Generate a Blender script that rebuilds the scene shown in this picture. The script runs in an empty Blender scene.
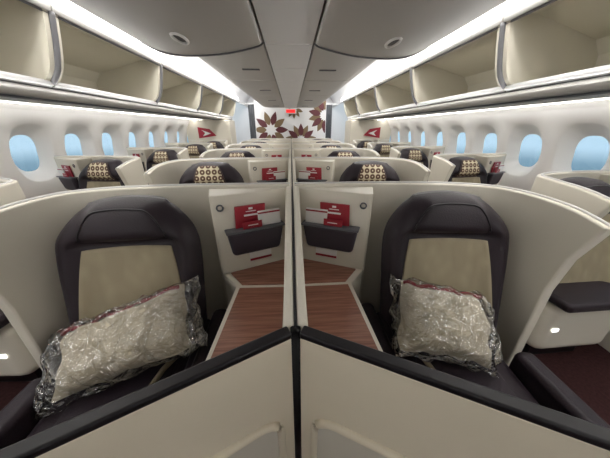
import bpy, bmesh, math, random
from mathutils import Vector, Matrix, noise
random.seed(4)
S = bpy.context.scene
S.view_settings.view_transform = 'Standard'
S.view_settings.look = 'None'

# ------------------------------------------------------------ materials
def srgb(r, g, b):
    f = lambda c: (c/255/12.92) if c/255 <= 0.04045 else ((c/255+0.055)/1.055)**2.4
    return (f(r), f(g), f(b), 1)

def mat(name, col, rough=0.5, spec=0.5, metal=0, bump=None, var=None, emit=None, coat=0):
    m = bpy.data.materials.new(name); m.use_nodes = True
    nt = m.node_tree; b = nt.nodes['Principled BSDF']
    b.inputs['Base Color'].default_value = col
    b.inputs['Roughness'].default_value = rough
    b.inputs['Specular IOR Level'].default_value = spec
    b.inputs['Metallic'].default_value = metal
    b.inputs['Coat Weight'].default_value = coat
    tc = nt.nodes.new('ShaderNodeTexCoord')
    if var:
        n = nt.nodes.new('ShaderNodeTexNoise'); n.inputs['Scale'].default_value = var[0]
        n.inputs['Detail'].default_value = 3
        nt.links.new(tc.outputs['Object'], n.inputs['Vector'])
        r = nt.nodes.new('ShaderNodeValToRGB')
        r.color_ramp.elements[0].position = 0.3; r.color_ramp.elements[1].position = 0.7
        r.color_ramp.elements[0].color = tuple(c*(1-var[1]) for c in col[:3])+(1,)
        r.color_ramp.elements[1].color = tuple(min(1, c*(1+var[1])) for c in col[:3])+(1,)
        nt.links.new(n.outputs['Fac'], r.inputs['Fac'])
        nt.links.new(r.outputs['Color'], b.inputs['Base Color'])
    if bump:
        n = nt.nodes.new('ShaderNodeTexNoise'); n.inputs['Scale'].default_value = bump[0]
        n.inputs['Detail'].default_value = 4
        nt.links.new(tc.outputs['Object'], n.inputs['Vector'])
        bp = nt.nodes.new('ShaderNodeBump'); bp.inputs['Strength'].default_value = bump[1]
        bp.inputs['Distance'].default_value = 0.01
        nt.links.new(n.outputs['Fac'], bp.inputs['Height'])
        nt.links.new(bp.outputs['Normal'], b.inputs['Normal'])
    if emit:
        b.inputs['Emission Color'].default_value = col
        b.inputs['Emission Strength'].default_value = emit
    return m

CREAM = mat('cream_shell', srgb(214, 208, 194), 0.42, 0.35, var=(2, 0.02))
CREAM2 = mat('cream_front_panel', srgb(232, 222, 200), 0.4, 0.4)
WHITE = mat('white_lining', srgb(234, 234, 235), 0.5, 0.3)
WALLM = mat('sidewall_lining', srgb(240, 238, 235), 0.55, 0.3)
BINM = mat('bin_interior', srgb(216, 211, 196), 0.55, 0.3, var=(3, 0.03))
BINRIM = mat('bin_rim_grey', srgb(105, 105, 108), 0.45)
GREY = mat('center_bin_grey', srgb(186, 183, 179), 0.45, 0.4)
LGREY = mat('rail_grey', srgb(205, 203, 200), 0.45, 0.4)
GREYD = mat('grey_dark', srgb(88, 90, 94), 0.5)
BLACK = mat('black_trim', srgb(22, 20, 24), 0.35)
LEATHER = mat('aubergine_leather', srgb(38, 30, 36), 0.46, 0.32, bump=(180, 0.15), var=(4, 0.1))
LEATHER2 = mat('aubergine_leather_soft', srgb(40, 32, 39), 0.5, 0.35, bump=(180, 0.15))
POCKET = mat('pocket_plum', srgb(54, 48, 58), 0.5)
CARPET = mat('carpet', srgb(62, 40, 40), 0.95, 0.1, bump=(300, 0.4), var=(60, 0.25))
RED = mat('menu_red', srgb(150, 28, 44), 0.4)
MAROON = mat('maroon_logo', srgb(92, 38, 46), 0.5)
OLIVE = mat('olive_logo', srgb(120, 100, 72), 0.5)
REDL = mat('red_logo', srgb(160, 30, 52), 0.5)
PAPER = mat('paper_white', srgb(232, 230, 228), 0.5)
PILLOW = mat('pillow_fabric', srgb(208, 198, 175), 0.8, 0.2, bump=(14, 0.8))
COVE = mat('cove_light', (1, 0.99, 0.97, 1), 0.5, emit=4.0)
WASH = mat('sidewall_wash_lamp', (1, 0.985, 0.96, 1), 0.5, emit=11.0)
SIGN = mat('exit_sign_red', srgb(220, 40, 40), 0.5, emit=1.2)
CHROME = mat('satin_metal', srgb(190, 190, 192), 0.25, 0.5, 0.8)

# wood
WOOD = bpy.data.materials.new('wood_veneer'); WOOD.use_nodes = True
nt = WOOD.node_tree; b = nt.nodes['Principled BSDF']; b.inputs['Roughness'].default_value = 0.38
tc = nt.nodes.new('ShaderNodeTexCoord'); mp = nt.nodes.new('ShaderNodeMapping')
mp.inputs['Scale'].default_value = (6, 110, 6); mp.inputs['Rotation'].default_value = (0, 0, 0.12)
n = nt.nodes.new('ShaderNodeTexNoise'); n.inputs['Scale'].default_value = 1.0; n.inputs['Detail'].default_value = 5
r = nt.nodes.new('ShaderNodeValToRGB')
r.color_ramp.elements[0].position = 0.3; r.color_ramp.elements[0].color = srgb(120, 76, 59)
r.color_ramp.elements[1].position = 0.75; r.color_ramp.elements[1].color = srgb(168, 120, 99)
nt.links.new(tc.outputs['Object'], mp.inputs['Vector']); nt.links.new(mp.outputs[0], n.inputs['Vector'])
nt.links.new(n.outputs['Fac'], r.inputs['Fac']); nt.links.new(r.outputs[0], b.inputs['Base Color'])

def voro_mat(name, stops, scale, bump=False, stretch=(1, 1, 1), rand=0.0):
    m = bpy.data.materials.new(name); m.use_nodes = True
    nt = m.node_tree; b = nt.nodes['Principled BSDF']; b.inputs['Roughness'].default_value = 0.7
    tc = nt.nodes.new('ShaderNodeTexCoord'); mp = nt.nodes.new('ShaderNodeMapping')
    mp.inputs['Scale'].default_value = stretch
    v = nt.nodes.new('ShaderNodeTexVoronoi'); v.inputs['Scale'].default_value = scale
    v.inputs['Randomness'].default_value = rand
    r = nt.nodes.new('ShaderNodeValToRGB'); e = r.color_ramp.elements
    e[0].position = stops[0][0]; e[0].color = stops[0][1]; e[1].position = stops[-1][0]; e[1].color = stops[-1][1]
    for p, c in stops[1:-1]:
        x = e.new(p); x.color = c
    nt.links.new(tc.outputs['Object'], mp.inputs[0]); nt.links.new(mp.outputs[0], v.inputs['Vector'])
    nt.links.new(v.outputs['Distance'], r.inputs['Fac']); nt.links.new(r.outputs[0], b.inputs['Base Color'])
    return m
# embossed insert: faint leaf-like lines pressed into cloth
INSERT = bpy.data.materials.new('beige_embossed_insert'); INSERT.use_nodes = True
nt = INSERT.node_tree; b = nt.nodes['Principled BSDF']; b.inputs['Roughness'].default_value = 0.75
tc = nt.nodes.new('ShaderNodeTexCoord'); mp = nt.nodes.new('ShaderNodeMapping'); mp.inputs['Scale'].default_value = (1.4, .001, .9)
mp.inputs['Rotation'].default_value = (0, .5, 0)
v = nt.nodes.new('ShaderNodeTexVoronoi'); v.feature = 'SMOOTH_F1'; v.inputs['Scale'].default_value = 16; v.inputs['Randomness'].default_value = .7
r = nt.nodes.new('ShaderNodeValToRGB'); e = r.color_ramp.elements
e[0].position = 0.15; e[0].color = srgb(150, 139, 114); e[1].position = 0.6; e[1].color = srgb(138, 127, 104)
bp = nt.nodes.new('ShaderNodeBump'); bp.inputs['Strength'].default_value = .7; bp.inputs['Distance'].default_value = .012
nt.links.new(tc.outputs['Object'], mp.inputs[0]); nt.links.new(mp.outputs[0], v.inputs['Vector'])
nt.links.new(v.outputs['Distance'], r.inputs[0]); nt.links.new(r.outputs[0], b.inputs['Base Color'])
nt.links.new(v.outputs['Distance'], bp.inputs['Height']); nt.links.new(bp.outputs[0], b.inputs['Normal'])
_c = srgb(206, 194, 164); _d = srgb(88, 60, 46)
COVER = voro_mat('patterned_headrest_cover', [(.10, _c), (.14, _d), (.41, _d), (.46, _c)], 20, False, (1, 0.001, 1), 0.0)
COVEREDGE = mat('cover_edge_brown', srgb(62, 44, 42), 0.7)

# plastic + glass
PLASTIC = bpy.data.materials.new('clear_plastic_bag'); PLASTIC.use_nodes = True
nt = PLASTIC.node_tree; nt.nodes.clear()
o = nt.nodes.new('ShaderNodeOutputMaterial'); mx = nt.nodes.new('ShaderNodeMixShader')
tr = nt.nodes.new('ShaderNodeBsdfTransparent'); gl = nt.nodes.new('ShaderNodeBsdfGlossy')
gl.inputs['Roughness'].default_value = 0.12
tr.inputs['Color'].default_value = (0.97, 0.97, 0.975, 1)
fr = nt.nodes.new('ShaderNodeFresnel'); fr.inputs['IOR'].default_value = 1.35
tc = nt.nodes.new('ShaderNodeTexCoord'); nz = nt.nodes.new('ShaderNodeTexNoise')
nz.inputs['Scale'].default_value = 9; nz.inputs['Detail'].default_value = 4
va = nt.nodes.new('ShaderNodeVectorMath'); va.operation = 'MULTIPLY_ADD'; va.inputs[1].default_value = (.16, .16, .16)
vo = nt.nodes.new('ShaderNodeTexVoronoi'); vo.inputs['Scale'].default_value = 24; vo.feature = 'F1'
bp = nt.nodes.new('ShaderNodeBump'); bp.inputs['Strength'].default_value = 1.0; bp.inputs['Distance'].default_value = 0.03
ma = nt.nodes.new('ShaderNodeMath'); ma.operation = 'MULTIPLY_ADD'; ma.inputs[1].default_value = .8; ma.inputs[2].default_value = 0.20; ma.use_clamp = True
nt.links.new(tc.outputs['Object'], nz.inputs['Vector'])
nt.links.new(nz.outputs['Color'], va.inputs[0]); nt.links.new(tc.outputs['Object'], va.inputs[2])
nt.links.new(va.outputs[0], vo.inputs['Vector']); nt.links.new(vo.outputs['Distance'], bp.inputs['Height'])
nt.links.new(bp.outputs[0], gl.inputs['Normal'])
nt.links.new(fr.outputs[0], ma.inputs[0]); nt.links.new(ma.outputs[0], mx.inputs[0])
nt.links.new(tr.outputs[0], mx.inputs[1]); nt.links.new(gl.outputs[0], mx.inputs[2]); nt.links.new(mx.outputs[0], o.inputs[0])

PANE = bpy.data.materials.new('window_pane_tinted'); PANE.use_nodes = True
nt = PANE.node_tree; nt.nodes.clear()
o = nt.nodes.new('ShaderNodeOutputMaterial'); mx = nt.nodes.new('ShaderNodeMixShader'); mx.inputs[0].default_value = 0.06
tr = nt.nodes.new('ShaderNodeBsdfTransparent'); tr.inputs['Color'].default_value = (0.56, 0.74, 0.85, 1)
gl = nt.nodes.new('ShaderNodeBsdfGlossy'); gl.inputs['Roughness'].default_value = 0.1
nt.links.new(tr.outputs[0], mx.inputs[1]); nt.links.new(gl.outputs[0], mx.inputs[2]); nt.links.new(mx.outputs[0], o.inputs[0])

# ------------------------------------------------------------ helpers
def finish_mesh(me, m, smooth):
    me.materials.clear(); me.materials.append(m)
    for p in me.polygons: p.use_smooth = smooth

def part(name, verts, faces, m, bevel=0, seg=2, sub=0, smooth=True, solid=0):
    me = bpy.data.meshes.new(name); me.from_pydata([tuple(v) for v in verts], [], faces); me.update()
    bm = bmesh.new(); bm.from_mesh(me); bmesh.ops.recalc_face_normals(bm, faces=bm.faces); bm.to_mesh(me); bm.free()
    finish_mesh(me, m, smooth)
    if not (bevel or sub or solid): return (name, me)
    ob = bpy.data.objects.new('tmp', me); S.collection.objects.link(ob)
    if solid:
        s = ob.modifiers.new('s', 'SOLIDIFY'); s.thickness = solid; s.offset = 0
    if bevel:
        s = ob.modifiers.new('b', 'BEVEL'); s.width = bevel; s.segments = seg; s.limit_method = 'ANGLE'; s.angle_limit = math.radians(40)
        s.harden_normals = smooth
    if sub:
        s = ob.modifiers.new('u', 'SUBSURF'); s.levels = sub; s.render_levels = sub
    dg = bpy.context.evaluated_depsgraph_get()
    nm = bpy.data.meshes.new_from_object(ob.evaluated_get(dg)); nm.name = name
    bpy.data.objects.remove(ob); bpy.data.meshes.remove(me)
    return (name, nm)

def box(name, c, d, m, bevel=0.0, seg=3, rot=None, taper=None):
    vs = []
    for z in (-.5, .5):
        k = 1 if (taper is None or z < 0) else taper
        for x, y in ((-.5, -.5), (.5, -.5), (.5, .5), (-.5, .5)):
            v = Vector((x*d[0]*k, y*d[1]*k, z*d[2]))
            if rot: v = Matrix.Rotation(rot[0], 3, rot[1]) @ v
            vs.append(v+Vector(c))
    fs = [(0, 3, 2, 1), (4, 5, 6, 7), (0, 1, 5, 4), (1, 2, 6, 5), (2, 3, 7, 6), (3, 0, 4, 7)]
    return part(name, vs, fs, m, bevel, seg, smooth=bevel > 0)

def prism(name, poly, z0, z1, m, bevel=0):
    n = len(poly)
    vs = [(x, y, z0) for x, y in poly]+[(x, y, z1) for x, y in poly]
    fs = [tuple(range(n))[::-1], tuple(range(n, 2*n))]+[(i, (i+1) % n, n+(i+1) % n, n+i) for i in range(n)]
    return part(name, vs, fs, m, bevel, 2, smooth=bevel > 0)

def tube(name, path, r, m, closed=False, ns=8):
    vs = []; fs = []; P = [Vector(p) for p in path]; n = len(P)
    for i, p in enumerate(P):
        a = P[(i+1) % n] if (closed or i < n-1) else P[i]; c = P[i-1] if (closed or i > 0) else P[i]
        d = (a-c).normalized(); up = Vector((0, 0, 1)) if abs(d.z) < .9 else Vector((1, 0, 0))
        s = d.cross(up).normalized(); t = s.cross(d)
        for k in range(ns):
            q = 2*math.pi*k/ns; vs.append(p+s*r*math.cos(q)+t*r*math.sin(q))
    for i in range(n if closed else n-1):
        j = (i+1) % n
        for k in range(ns): fs.append((i*ns+k, i*ns+(k+1) % ns, j*ns+(k+1) % ns, j*ns+k))
    if not closed: fs += [tuple(range(ns)), tuple(range((n-1)*ns, n*ns))]
    return part(name, vs, fs, m)

def catmull(P, k=5):
    out = []
    for i in range(len(P)-1):
        p0 = P[max(i-1, 0)]; p1 = P[i]; p2 = P[i+1]; p3 = P[min(i+2, len(P)-1)]
        for j in range(k):
            t = j/k
            out.append(tuple(.5*((2*b)+(c-a)*t+(2*a-5*b+4*c-d)*t*t+(-a+3*b-3*c+d)*t**3) for a, b, c, d in zip(p0, p1, p2, p3)))
    out.append(tuple(P[-1])); return out

def sweep_wall(name, P, th, m, fn=None, z0=0.0, bevel=0.012, levels=7):
    """P: list of (x,y,ztop)"""
    n = len(P); offs = []
    for i in range(n):
        a = Vector(P[min(i+1, n-1)][:2]); c = Vector(P[max(i-1, 0)][:2]); d = (a-c).normalized()
        offs.append(Vector((-d.y, d.x))*th/2)
    vs = []
    for s in (1, -1):
        for j in range(levels+1):
            for i in range(n):
                z = z0+(P[i][2]-z0)*j/levels
                x = P[i][0]+s*offs[i].x; y = P[i][1]+s*offs[i].y
                if fn: x, y = fn(x, y, z)
                vs.append((x, y, z))
    A = lambda s, j, i: s*(levels+1)*n+j*n+i
    fs = []
    for s in (0, 1):
        for j in range(levels):
            for i in range(n-1): fs.append((A(s, j, i), A(s, j, i+1), A(s, j+1, i+1), A(s, j+1, i)))
    for i in range(n-1):
        fs.append((A(0, levels, i), A(0, levels, i+1), A(1, levels, i+1), A(1, levels, i)))
        fs.append((A(0, 0, i), A(0, 0, i+1), A(1, 0, i+1), A(1, 0, i)))
    for j in range(levels):
        for i in (0, n-1): fs.append((A(0, j, i), A(0, j+1, i), A(1, j+1, i), A(1, j, i)))
    return part(name, vs, fs, m, bevel, 3)

def extr(name, prof, y0, y1, m, thick=0.0, smooth=True, bevel=0):
    """profile of (x,z), extruded along Y"""
    vs = []; fs = []; n = len(prof)
    for y in (y0, y1):
        for x, z in prof: vs.append((x, y, z))
    for i in range(n-1): fs.append((i, i+1, n+i+1, n+i))
    return part(name, vs, fs, m, bevel=bevel, solid=thick, smooth=smooth)

def put(name, parts, loc=(0, 0, 0), rz=0, sc=(1, 1, 1), rot=None):
    e = bpy.data.objects.new(name, None); S.collection.objects.link(e)
    e.location = loc; e.rotation_euler = rot if rot else (0, 0, rz); e.scale = sc; e.empty_display_size = .1
    for pn, me in parts:
        o = bpy.data.objects.new(pn, me); S.collection.objects.link(o); o.parent = e
    return e

def single(name, p, loc=(0, 0, 0), rot=(0, 0, 0), sc=(1, 1, 1)):
    o = bpy.data.objects.new(name, p[1]); S.collection.objects.link(o); o.location = loc; o.rotation_euler = rot; o.scale = sc
    return o

# ------------------------------------------------------------ suite shell
def yend(z):
    if z > 1.12: return .66
    if z > .92: return .66+(1.12-z)/.2*.08
    return .74-(.92-z)*.01
def edge(x, y, z):
    if y < .92 and x > .8:
        k = (.92-yend(z))/(.92-.68); y = .92+(y-.92)*k
    return x, y
shellP = catmull([(.012, 1.215, 1.18), (.3, 1.215, 1.18), (.6, 1.205, 1.18), (.86, 1.17, 1.18), (1.02, 1.09, 1.18), (1.08, .95, 1.178), (1.095, .80, 1.165), (1.095, .68, 1.135)], 6)
shell = sweep_wall('shell', shellP, .045, CREAM, edge)
shell_trim = tube('shell_trim', [(edge(p[0], p[1], p[2])+(p[2]+.002,)) for p in shellP], .006, LGREY)
divider = sweep_wall('divider', catmull([(.0195, 1.2, 1.175), (.0195, 1.0, 1.12), (.0195, .75, 1.03), (.0195, .47, .955)], 4), .030, CREAM)
gap = sweep_wall('divider_gap', catmull([(.0022, 1.2, 1.17), (.0022, 1.0, 1.115), (.0022, .75, 1.025), (.0022, .47, .95)], 4), .004, BLACK, bevel=0)
wedge = prism('reading_panel', [(.037, 1.198), (.037, 1.185), (.36, 1.045), (.385, 1.05), (.43, 1.19)], 0, 1.165, CREAM, .01)
console = prism('console_body', [(.037, 1.19), (.375, 1.04), (.285, .925), (.305, .50), (.037, .63)], 0, .745, CREAM, .008)
wood1 = prism('wood_top_aft', [(.05, 1.165), (.335, 1.04), (.255, .935), (.05, .93)], .735, .752, WOOD, .003)
wood2 = prism('wood_top_fore', [(.05, .905), (.262, .91), (.285, .53), (.05, .645)], .735, .752, WOOD, .003)
def ring(name, c, r, t, m, axis):
    ax = Vector(axis).normalized(); s = ax.cross(Vector((0, 0, 1))).normalized(); u = s.cross(ax)
    return tube(name, [Vector(c)+s*r*math.cos(a)+u*r*math.sin(a) for a in [i*math.pi/10 for i in range(20)]], t, m, True, 6)
lamp = ring('reading_lamp', (.342, 1.048, 1.105), .014, .004, GREYD, (-.4, -1, 0))
inner_arm = box('inner_armrest', (.378, .70, .50), (.075, .5, .22), LEATHER, .03)
outer_arm = box('outer_armrest', (.995, .40, .47), (.085, .52, .18), LEATHER, .03)
arm_line = box('console_side_trim', (.315, .72, .60), (.02, .42, .03), LGREY, .008)
suite_common = [shell, shell_trim, wedge, console, wood1, wood2, lamp, inner_arm]

# low V-shaped front partition
def fp(x): return .46-.5*x
fpts = [(.016+i*.075, fp(.016+i*.075), .945) for i in range(9)]
front = sweep_wall('front_panel', fpts, .03, CREAM2, bevel=.006)
cap = sweep_wall('front_panel_cap', [(x, y, .964) for x, y, z in fpts], .033, BLACK, z0=.943, bevel=.006, levels=1)
def on_front(u, z, off=0.0):   # u along panel from the centre
    d = Vector((1, -.5)).normalized(); nrm = Vector((-.447, -.894))
    p = Vector((.016, .452))+d*u+nrm*(.017+off); return (p.x, p.y, z)
def rrect(u0, u1, z0, z1, r, off):
    out = []
    for cx, cz, a0 in ((u1-r, z1-r, 0), (u0+r, z1-r, 90), (u0+r, z0+r, 180), (u1-r, z0+r, 270)):
        for k in range(6):
            a = math.radians(a0+k*18); out.append(on_front(cx+r*math.cos(a), cz+r*math.sin(a), off))
    return out
niche = tube('niche_frame', rrect(.05, .36, .12, .64, .07, .0), .014, CREAM2, True)
o1 = rrect(.05, .36, .12, .64, .07, .004)
niche_back = part('niche_face', o1, [tuple(range(len(o1)))], CREAM)
gap2 = sweep_wall('front_gap', [(.0, .475, .95), (.0, .44, .95)], .028, BLACK, bevel=0, levels=1)
front_parts = [front, cap, niche, niche_back, gap2]

# ------------------------------------------------------------ seat (local origin x=.70,y=.90)
def lerp_tab(T, s):
    for i in range(len(T)-1):
        if s <= T[i+1][0]:
            k = (s-T[i][0])/(T[i+1][0]-T[i][0])
            p0 = T[max(i-1, 0)][1]; p1 = T[i][1]; p2 = T[i+1][1]; p3 = T[min(i+2, len(T)-1)][1]
            return .5*((2*p1)+(p2-p0)*k+(2*p0-5*p1+4*p2-p3)*k*k+(-p0+3*p1-3*p2+p3)*k**3)
    return T[-1][1]
WT = [(0, .28), (.2, .285), (.4, .288), (.6, .292), (.72, .288), (.8, .272), (.88, .240), (.94, .208), (1, .160)]
def bx(t, s): return t*lerp_tab(WT, s)
def byc(s): return -.05+.20*s
def sst(x): x = min(max(x, 0), 1); return x*x*(3-2*x)
def front_y(t, s):
    at = abs(t)
    k = sst((at-.55)/.35)
    bol = .05*k*(1-sst((s-.70)/.25))
    head = .045*sst((s-.72)/.10)*(1-sst((at-.5)/.35))
    wing = .02*sst((at-.62)/.2)*sst((s-.7)/.1)*(1-sst((s-.86)/.12))
    crease = .018*math.exp(-((s-.745)/.012)**2)*(1-sst((at-.68)/.1))
    e = math.sqrt(max(0, 1-at**8))*math.sqrt(max(0, 1-abs(2*s-1)**14))
    return byc(s)-(.045+bol+head+wing-crease)*e
NT, NS = 32, 48
vs = []; fs = []
def bz(t, s): return .47+.70*s-.02*(t*t)*sst((s-.8)/.2)
for side in (0, 1):
    for j in range(NS+1):
        s = j/NS
        for i in range(NT+1):
            t = -1+2*i/NT
            y = front_y(t, s) if side == 0 else byc(s)+.035*math.sqrt(max(0, 1-abs(t)**6))
            vs.append((bx(t, s), y, bz(t, s)))
A = lambda sd, j, i: sd*(NS+1)*(NT+1)+j*(NT+1)+i
for sd in (0, 1):
    for j in range(NS):
        for i in range(NT): fs.append((A(sd, j, i), A(sd, j, i+1), A(sd, j+1, i+1), A(sd, j+1, i)))
for i in range(NT):
    for j in (0, NS): fs.append((A(0, j, i), A(0, j, i+1), A(1, j, i+1), A(1, j, i)))
for j in range(NS):
    for i in (0, NT): fs.append((A(0, j, i), A(0, j+1, i), A(1, j+1, i), A(1, j, i)))
backrest = part('backrest', vs, fs, LEATHER)
def patch(name, t0, t1, s0, s1, off, m, n=16, cr=.12, th=.008, trap=0.0):
    vs = []; fs = []
    for j in range(n+1):
        v = j/n
        for i in range(n+1):
            u = -1+2*i/n
            vv = 2*v-1
            uu = u*math.sqrt(1-cr*vv*vv*.5); v2 = vv*math.sqrt(1-cr*u*u*.5)
            s = (s0+s1)/2+(s1-s0)/2*v2; t = (t0+t1)/2+(t1-t0)/2*uu*(1-trap*(v2+1)/2)
            vs.append((bx(t, s), front_y(t, s)-off, bz(t, s)))
    for j in range(n):
        for i in range(n): a = j*(n+1)+i; fs.append((a, a+1, a+n+2, a+n+1))
    return part(name, vs, fs, m, solid=th)
insert = patch('backrest_insert', -.84, .84, .04, .725, .003, INSERT, trap=.24, n=28, cr=.14, th=.006)
cover = patch('headrest_cover', -.44, .44, .74, .965, .014, COVER, cr=.1, th=.008)
cover_e = patch('headrest_cover_edge', -.49, .49, .72, .975, .009, COVEREDGE, cr=.1, th=.008)
seam = tube('headrest_seam', [(bx(t, s), front_y(t, s)-.002, bz(t, s)) for t, s in catmull([(-.62, .78), (-.60, .88), (-.52, .945), (-.3, .955), (0, .957), (.3, .955), (.52, .945), (.60, .88), (.62, .78)], 4)], .0035, BLACK, False, 6)
cushion = box('seat_cushion', (0, -.33, .41), (.53, .64, .15), LEATHER, .05, 5)
cush_in = box('seat_cushion_insert', (0, -.34, .486), (.34, .50, .012), LEATHER2, .005)
base = box('seat_base', (0, -.30, .17), (.46, .52, .33), BLACK, .02)
belt = tube('seat_belt', [(-.2, -.08, .50), (-.13, -.2, .497), (-.1, -.32, .5), (-.13, -.45, .5)], .012, INSERT)
buckle = box('belt_buckle', (-.1, -.33, .508), (.05, .06, .014), CHROME, .004)
side_l = box('side_bolster_inner', (-.275, -.18, .52), (.05, .36, .12), LEATHER, .022)
seat_parts = [backrest, insert, cushion, cush_in, base, side_l]

# ------------------------------------------------------------ pocket
def on_wedge(u, z, off):  # u from centre along the angled reading panel
    d = Vector((.323, -.14)).normalized(); nrm = Vector((-.398, -.918))
    p = Vector((.037, 1.185))+d*u+nrm*off; return Vector((p.x, p.y, z))
def wbox(name, u0, u1, z0, z1, o0, o1, m, bevel=0, flare=0.0, tilt=0.0):
    vs = []
    for (z, o1_, k) in ((z0, o1-flare, tilt), (z1, o1, 0)):
        for u, o in ((u0+(.02 if z == z0 and flare else 0), o0), (u1-(.02 if z == z0 and flare else 0), o0), (u1-(.02 if z == z0 and flare else 0), o1_), (u0+(.02 if z == z0 and flare else 0), o1_)):
            vs.append(on_wedge(u+k, z, o))
    fs = [(0, 3, 2, 1), (4, 5, 6, 7), (0, 1, 5, 4), (1, 2, 6, 5), (2, 3, 7, 6), (3, 0, 4, 7)]
    return part(name, vs, fs, m, bevel, 3, smooth=bevel > 0)
pocket = wbox('pocket', .035, .325, .850, .990, .003, .062, POCKET, .024, .02)
pocket_rim = wbox('pocket_rim', .03, .33, .984, .995, .003, .066, GREYD, .005)
menu_red = wbox('menu_red', .12, .27, .90, 1.105, .010, .022, RED, .002, 0, .012)
menu_title = wbox('menu_title', .155, .23, 1.052, 1.061, .0225, .0235, PAPER)
menu_title2 = wbox('menu_title_line', .17, .22, 1.074, 1.078, .0225, .0235, PAPER)
menu_logo = wbox('menu_logo', .185, .205, 1.085, 1.095, .0225, .0235, PAPER)
magazine = wbox('magazine_white', .050, .165, .90, 1.072, .026, .036, PAPER, .002, 0, -.01)
mag_band = wbox('magazine_band', .050, .165, 1.058, 1.066, .0365, .0375, RED)
leaflet = wbox('safety_leaflet', .10, .22, .790, .860, .004, .010, PAPER, .001)
leaflet2 = wbox('leaflet_band', .10, .22, .790, .803, .0105, .0115, RED)
pocket_parts = [pocket, pocket_rim, menu_red, menu_title, menu_title2, menu_logo, magazine, mag_band, leaflet, leaflet2, wbox('menu_small', .15, .245, .90, 1.030, .044, .048, RED), wbox('menu_small_line', .17, .22, 1.010, 1.014, .0485, .049, PAPER)]

# ------------------------------------------------------------ place the suites
PITCH = 1.15
for r_ in range(6):
    y0 = PITCH*r_
    for sx in (1, -1):
        put('business_suite', suite_common+[outer_arm, divider, gap, arm_line], (0, y0, 0), 0, (sx, 1, 1))
        put('front_partition', front_parts, (0, y0, 0), 0, (sx, 1, 1))
        sp = seat_parts+([cover, cover_e] if r_ > 0 else [belt, buckle, seam])
        put('airliner_seat', sp, (sx*.72, y0+.885, 0), math.radians(-5*sx), (sx, 1, 1))
        put('literature_pocket', pocket_parts, (0, y0, 0), 0, (sx, 1, 1))
# near window seats: cream seat pan box with a dark cushion
n_box = box('seat_pan', (.04, -.02, .315), (.56, .40, .38), CREAM, .07, 5)
n_plinth = box('seat_plinth', (.02, .0, .08), (.42, .28, .16), BLACK, .01)
n_pad = box('seat_cushion', (.04, -.04, .53), (.57, .46, .06), LEATHER, .025)
n_light = box('courtesy_light', (.255, -.222, .33), (.04, .006, .022), COVE, .002)
for r_ in range(5):
    y0 = PITCH*r_+.27
    for sx in (1, -1):
        X = sx*2.47; f = r_ == 0
        put('window_suite', suite_common+([] if f else [outer_arm]), (X, y0, 0), 0, (-sx*.9, 1, 1))
        if f: put('airliner_seat', [backrest, insert, seam, n_box, n_plinth, n_pad, n_light], (X-sx*.68, y0+.90, 0), math.radians(2*sx), (-sx*.9, 1, 1))
        else: put('airliner_seat', seat_parts+[cover, cover_e], (X-sx*.63, y0+.885, 0), math.radians(5*sx), (-sx*.9, 1, 1))
        put('literature_pocket', pocket_parts, (X, y0, 0), 0, (-sx*.9, 1, 1))

# ------------------------------------------------------------ wrapped pillows
def pillow_mesh(a, b_, h, wr, sc, seed, n=44, k=28):
    vs = []; fs = []
    for sd in (1, -1):
        for j in range(k+1):
            v = -1+2*j/k
            for i in range(n+1):
                u = -1+2*i/n
                e = (max(0, 1-abs(u)**3))**.55*(max(0, 1-abs(v)**3))**.55
                x = a*u*(1-.07*(1-v*v)*abs(u)**4); y = b_*v*(1-.10*(1-u*u)*abs(v)**4)
                q = Vector((x*sc, y*sc, seed+sd))
                w = (abs(noise.noise(q))*1.2+noise.noise(q*2.3)*.5)*wr
                z = sd*h*e+sd*w*(e*.8+.15)
                x += noise.noise(q*1.3+Vector((7, 1, 2)))*wr*.8; y += noise.noise(q*1.3+Vector((3, 9, 2)))*wr*.8
                vs.append((x, y, z))
    A = lambda s, j, i: s*(k+1)*(n+1)+j*(n+1)+i
    for s in (0, 1):
        for j in range(k):
            for i in range(n): fs.append((A(s, j, i), A(s, j, i+1), A(s, j+1, i+1), A(s, j+1, i)))
    for i in range(n):
        for j in (0, k): fs.append((A(0, j, i), A(0, j, i+1), A(1, j, i+1), A(1, j, i)))
    for j in range(k):
        for i in (0, n): fs.append((A(0, j, i), A(0, j+1, i), A(1, j+1, i), A(1, j, i)))
    return vs, fs
def pillow(a, b_, h, seed, bag, print_band=True):
    v, f = pillow_mesh(a, b_, h, .030, 9, seed); p = part('pillow', v, f, PILLOW, sub=1)
    v, f = pillow_mesh(bag[0], bag[1], h+.018, .030, 15, seed+5, 84, 56); g = part('plastic_bag', v, f, PLASTIC)
    path = [(a*.95*(-1+2*i/24), b_*.955+.004*math.sin(i), .022+.012*math.sin(i*.9)) for i in range(25)]
    return [p, g]+([tube('printed_hem', path, .009, RED, False, 6)] if print_band else [])
put('wrapped_pillow', pillow(.270, .128, .085, 1.0, (.330, .150)), (-.69, .71, .665), rot=(math.radians(33), math.radians(-19), math.radians(9)))
put('wrapped_pillow', pillow(.190, .145, .100, 9.0, (.225, .165)), (.635, .72, .675), rot=(math.radians(40), math.radians(12), math.radians(-4)))

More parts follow.
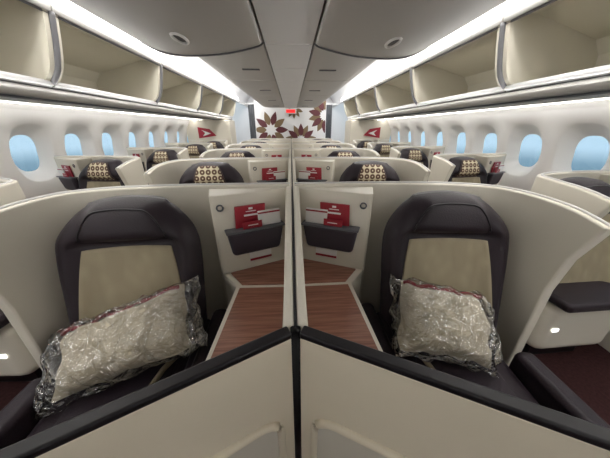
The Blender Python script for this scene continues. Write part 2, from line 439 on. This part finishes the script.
# ------------------------------------------------------------ cabin shell
YB, YE = -1.6, 9.2
single('floor', box('floor', (0, (YB+YE)/2, -.03), (5.3, YE-YB, .06), CARPET))
WX = [(0, 2.52), (.3, 2.53), (.8, 2.54), (1.2, 2.53), (1.45, 2.47), (1.6, 2.38), (1.66, 2.32)]
def wx(z):
    for (a, va), (b_, vb) in zip(WX, WX[1:]):
        if z <= b_: return va+(vb-va)*(z-a)/(b_-a)
    return WX[-1][1]
ZC, HZ, HY = 1.22, .38, .275
centers = [1.97+.55*k for k in range(-6, 13)]
for nm, sx in (('right', 1), ('left', -1)):
    vs = []; fs = []; pv = []; pf = []
    nn = 10
    sq = [(-1+2*i/nn, -1) for i in range(nn)]+[(1, -1+2*i/nn) for i in range(nn)]+[(1-2*i/nn, 1) for i in range(nn)]+[(-1, 1-2*i/nn) for i in range(nn)]
    N = len(sq)
    for yc in centers:
        b0 = len(vs)
        rings = [(None, 0, 0), (.215, .275, 0.0), (.20, .26, .012), (.165, .215, .06), (.125, .17, .10)]
        for (hy, hz, out) in rings:
            for a, c in sq:
                if hy is None: y, z = a*HY, c*HZ
                else:
                    th = math.atan2(c, a); cc, ss = math.cos(th), math.sin(th); e = 2/2.6
                    y = hy*math.copysign(abs(cc)**e, cc); z = hz*math.copysign(abs(ss)**e, ss)
                vs.append((sx*(wx(ZC+z)+out), yc+y, ZC+z))
        for q in range(len(rings)-1):
            for i in range(N):
                j = (i+1) % N; fs.append((b0+q*N+i, b0+q*N+j, b0+(q+1)*N+j, b0+(q+1)*N+i))
        l = len(pv); pv += vs[b0+4*N:b0+5*N]; pf.append(tuple(range(l, l+N)))
        b1 = len(vs)
        for z in (0, .3, .6, ZC-HZ):
            vs += [(sx*wx(z), yc-HY, z), (sx*wx(z), yc+HY, z)]
        for q in range(3): fs.append((b1+2*q, b1+2*q+1, b1+2*q+3, b1+2*q+2))
        b1 = len(vs)
        for z in (ZC+HZ, 1.66, 1.75):
            vs += [(sx*wx(z), yc-HY, z), (sx*wx(z), yc+HY, z)]
        for q in range(2): fs.append((b1+2*q, b1+2*q+1, b1+2*q+3, b1+2*q+2))
    w = single('wall_'+nm, part('wall', vs, fs, WALLM))
    single('window_'+('1' if sx > 0 else '2'), part('panes', pv, pf, PANE, smooth=False))
single('wall_front', box('w', (0, YB, 1.3), (5.2, .05, 2.7), WHITE))
single('wall_back', box('w', (0, YE, 1.3), (5.2, .05, 2.7), WHITE))
# ceiling
cp = [(-1.50, 2.12), (-1.52, 2.22), (-1.47, 2.36), (-1.34, 2.48), (-1.1, 2.55), (-.8, 2.56), (0, 2.56), (.8, 2.56), (1.1, 2.55), (1.34, 2.48), (1.47, 2.36), (1.52, 2.22), (1.50, 2.12)]
single('ceiling', extr('ceiling', cp, YB, YE, WHITE, .02))
for sx in (1, -1):
    single('cove_light', extr('cove', [(sx*1.475, 2.16), (sx*1.49, 2.20), (sx*1.485, 2.24)], YB+.05, 7.6, COVE, .006))
    single('cove_light', extr('cove2', [(sx*.86, 2.53), (sx*.93, 2.535)], YB+.05, 7.6, COVE, .006))

# ------------------------------------------------------------ side overhead bins
L = 1.3
fcurve = catmull([(1.60, 1.725), (1.535, 1.80), (1.49, 1.93), (1.45, 2.10)], 6)
inner = [(1.60, 1.725), (1.68, 1.705), (2.08, 1.70), (2.16, 1.715), (2.19, 1.78), (2.17, 1.92), (2.10, 2.01), (1.62, 2.14), (1.47, 2.13)]
g = .014
bin_in = extr('compartment', inner, 0, L, BINM, .012, smooth=False)
divp = [(x, z) for x, z in fcurve]+inner[1:-1][::-1]
def yplate(name, poly, y0, y1, m, bevel=0):
    n = len(poly); vs = [(x, y0, z) for x, z in poly]+[(x, y1, z) for x, z in poly]
    fs = [tuple(range(n)), tuple(range(n, 2*n))[::-1]]+[(i, (i+1) % n, n+(i+1) % n, n+i) for i in range(n)]
    return part(name, vs, fs, m, bevel, smooth=False)
bin_div = yplate('end_panel', divp, .012, .05, BINM)
bin_div2 = yplate('end_panel_far', divp, L-.05, L-.012, BINM)
bin_rim = tube('rim', [(x-.004, .0, z) for x, z in fcurve], .018, BINRIM, False, 8)
bin_lip = extr('lip', [(1.60, 1.738), (1.585, 1.728), (1.588, 1.712), (1.61, 1.70)], g/2, L-g/2, WHITE, .008)
bin_top = extr('top_rail', [(1.49, 2.105), (1.44, 2.10), (1.435, 2.125), (1.45, 2.15), (1.5, 2.155)], g/2, L-g/2, LGREY, .008)
bin_top2 = extr('top_rail_face', [(1.455, 2.085), (1.46, 2.10)], g/2, L-g/2, BINRIM, .008)
for sx in (1, -1):
    for k in range(-2, 5):
        put('overhead_luggage_bin', [bin_in, bin_div, bin_div2, bin_rim, bin_lip, bin_top, bin_top2], (0, .6+L*k, 0), 0, (sx, 1, 1))
    put('passenger_service_rail', [
        extr('dark_groove', [(sx*1.605, 1.708), (sx*1.612, 1.688)], YB, 7.1, GREYD, .004),
        extr('fascia', [(sx*1.615, 1.692), (sx*1.60, 1.675), (sx*1.62, 1.65), (sx*1.66, 1.635), (sx*1.9, 1.63), (sx*2.36, 1.66)], YB, 7.1, LGREY, .01),
        extr('lower_groove', [(sx*1.645, 1.628), (sx*1.70, 1.622)], YB, 7.1, GREYD, .004)])
    single('sidewall_wash_light', extr('wash', [(sx*2.24, 1.640), (sx*2.29, 1.643)], YB+.05, 7.0, WASH, .004))

# ------------------------------------------------------------ centre bins
pf_far = [(.165, 1.955), (.60, 1.955), (.74, 1.985), (.81, 2.05), (.83, 2.16), (.80, 2.34), (.76, 2.55)]
pf_near = [(.165, 1.945), (.22, 1.92), (.45, 1.88), (.72, 1.875), (.89, 1.925), (.955, 2.01), (.95, 2.12), (.88, 2.3), (.80, 2.54)]
def solidbin(prof, y0, y1, m):
    P = catmull(prof, 4)+[(.165, 2.55)]; n = len(P)
    vs = [(x, y0, z) for x, z in P]+[(x, y1, z) for x, z in P]
    fs = [tuple(range(n)), tuple(range(n, 2*n))[::-1]]+[(i, (i+1) % n, n+(i+1) % n, n+i) for i in range(n)]
    return part('bin_body', vs, fs, m, .012)
far_body = solidbin(pf_far, .008, L-.008, GREY); near_body = solidbin(pf_near, .006, L-.006, GREY)
handle = tube('latch_handle', [(.56+.028*math.cos(a), .98+.075*math.sin(a), 1.872) for a in [i*math.pi/12 for i in range(24)]], .008, PAPER, True)
handle_in = box('latch_plate', (.56, .98, 1.876), (.04, .11, .008), GREYD, .003)
sign_panel = box('sign_plate', (.36, .75, 1.950), (.16, .04, .006), GREYD, .002)
bin_seam = extr('bin_rear_lip', [(x-.004, z-.004) for x, z in catmull(pf_near, 4)][:22], L-.03, L-.012, BINRIM, .006)
for sx in (1, -1):
    for k in (-2, -1, 0):
        put('center_luggage_bin', [near_body, handle, handle_in, bin_seam], (0, .53+L*k, 0), 0, (sx, 1, 1))
    for k in range(0, 4):
        put('center_luggage_bin', [far_body, sign_panel], (0, 1.84+L*k, 0), 0, (sx, 1, 1))
put('center_service_panel', [box('panel_%d' % k, (0, .53+.65*k+.325, 1.952), (.31, .64, .02), WHITE, .006) for k in range(-3, 10)]
    + [box('backing', (0, 3, 2.0), (.34, 8.0, .03), GREYD)])

# ------------------------------------------------------------ rear monuments
single('wall_center_bulkhead', box('bulk', (0, 7.65, 1.28), (2.1, .08, 2.55), WHITE, .01))
def leaf(cx, cz, ang, l0, l1, w, m, y=7.603):
    d = Vector((math.cos(ang), math.sin(ang))); n_ = Vector((-d.y, d.x)); pts = []
    K = 8
    for i in range(K+1):
        t = i/K; pts.append(Vector((cx, cz))+d*(l0+(l1-l0)*t)+n_*w*math.sin(math.pi*t**.8))
    for i in range(K-1, 0, -1):
        t = i/K; pts.append(Vector((cx, cz))+d*(l0+(l1-l0)*t)-n_*w*math.sin(math.pi*t**.8))
    vs = [(max(-1.04, min(1.04, p.x)), y-.004, p.y) for p in pts]; return part('petal', vs, [tuple(range(len(vs)))], m, smooth=False)
def flower(cx, cz, a0, a1, n_, R, ms):
    ps = []
    for i in range(n_):
        a = math.radians(a0+(a1-a0)*i/max(1, n_-1)); ps.append(leaf(cx, cz, a, R*.25, R, R*.17, ms[i % len(ms)], 7.604-.001*(i % 2)))
    return ps
put('wall_flower_emblem', flower(-.60, 1.40, 0, 324, 10, .52, [MAROON, OLIVE]) )
put('wall_flower_emblem', flower(.30, 1.10, 10, 170, 7, .48, [OLIVE, MAROON]))
put('wall_flower_emblem', flower(1.02, 1.80, 90, 270, 8, .50, [OLIVE, MAROON]))
put('wall_flower_emblem', flower(.10, 1.98, 200, 340, 5, .28, [OLIVE]))
for sx, nm in ((1, 'right'), (-1, 'left')):
    single('wall_side_bulkhead_'+nm, box('sb', (sx*1.98, 6.42, .82), (1.04, .6, 1.62), CREAM, .02))
    tri = [(sx*1.80, 6.112, 1.28), (sx*2.22, 6.112, 1.22), (sx*2.22, 6.112, 1.47), (sx*1.95, 6.112, 1.43)]
    put('red_arrow_emblem', [part('arrow_field', tri, [(0, 1, 2, 3)], REDL, smooth=False),
        part('arrow_mark', [(sx*1.92, 6.108, 1.33), (sx*2.12, 6.108, 1.27), (sx*2.06, 6.108, 1.34), (sx*2.14, 6.108, 1.41)], [(0, 1, 2, 3)], PAPER, smooth=False)])
    put('aisle_curtain', [sweep_wall('curtain_cloth', [(sx*(1.10+.012*i), 7.9+.02*math.sin(i*1.4), 2.1) for i in range(16)], .006, GREYD, bevel=0),
        box('curtain_rail', (sx*1.27, 7.9, 2.12), (.46, .03, .03), WHITE)])
put('exit_sign', [box('housing', (0, 7.57, 1.90), (.34, .05, .13), WHITE, .01), box('face', (0, 7.542, 1.90), (.26, .006, .085), SIGN)])

# ------------------------------------------------------------ lights
def area(name, loc, sx_, sy_, e, col=(1, .98, .95), rot=(0, 0, 0)):
    l = bpy.data.lights.new(name, 'AREA'); l.shape = 'RECTANGLE'; l.size = sx_; l.size_y = sy_; l.energy = e; l.color = col
    o = bpy.data.objects.new(name, l); S.collection.objects.link(o); o.location = loc; o.rotation_euler = rot
for sx in (1, -1):
    area('ceiling_lamp', (sx*1.17, 3.1, 2.52), .22, 9.2, 135)
    # added fill strip along the service rail, aimed up to brighten the centre bins
    area('added_bin_fill', (sx*1.598, 3.0, 1.665), .03, 8.0, 32, rot=(0, math.radians(sx*108), 0))
area('added_front_fill', (0, -.95, 2.45), 1.2, .8, 62)  # added fill behind the camera, lifts the front partition panels
area('ceiling_lamp_rear', (0, 8.4, 2.5), 3.0, .8, 30)

w = bpy.data.worlds.new('sky'); S.world = w; w.use_nodes = True
nt = w.node_tree; bg = nt.nodes['Background']
tc = nt.nodes.new('ShaderNodeTexCoord'); sp = nt.nodes.new('ShaderNodeSeparateXYZ'); r = nt.nodes.new('ShaderNodeValToRGB')
e = r.color_ramp.elements; e[0].position = 0.40; e[0].color = (.20, .30, .36, 1); e[1].position = 0.62; e[1].color = (.75, .9, 1, 1)
x = e.new(.455); x.color = (.35, .45, .52, 1); x = e.new(.475); x.color = (.85, .93, 1, 1)
mp = nt.nodes.new('ShaderNodeMapRange'); mp.inputs[1].default_value = -1; mp.inputs[2].default_value = 1
nt.links.new(tc.outputs['Generated'], sp.inputs[0]); nt.links.new(sp.outputs['Z'], mp.inputs[0]); nt.links.new(mp.outputs[0], r.inputs[0])
nt.links.new(r.outputs[0], bg.inputs[0]); bg.inputs[1].default_value = 1.15

# ------------------------------------------------------------ camera
cd = bpy.data.cameras.new('camera'); cd.sensor_width = 36; cd.lens = 36*230/610; cd.clip_start = .02
co = bpy.data.objects.new('camera', cd); S.collection.objects.link(co)
co.location = (0, 0, 1.45); co.rotation_euler = (math.radians(90-23.7), 0, math.radians(-3.2))
S.camera = co
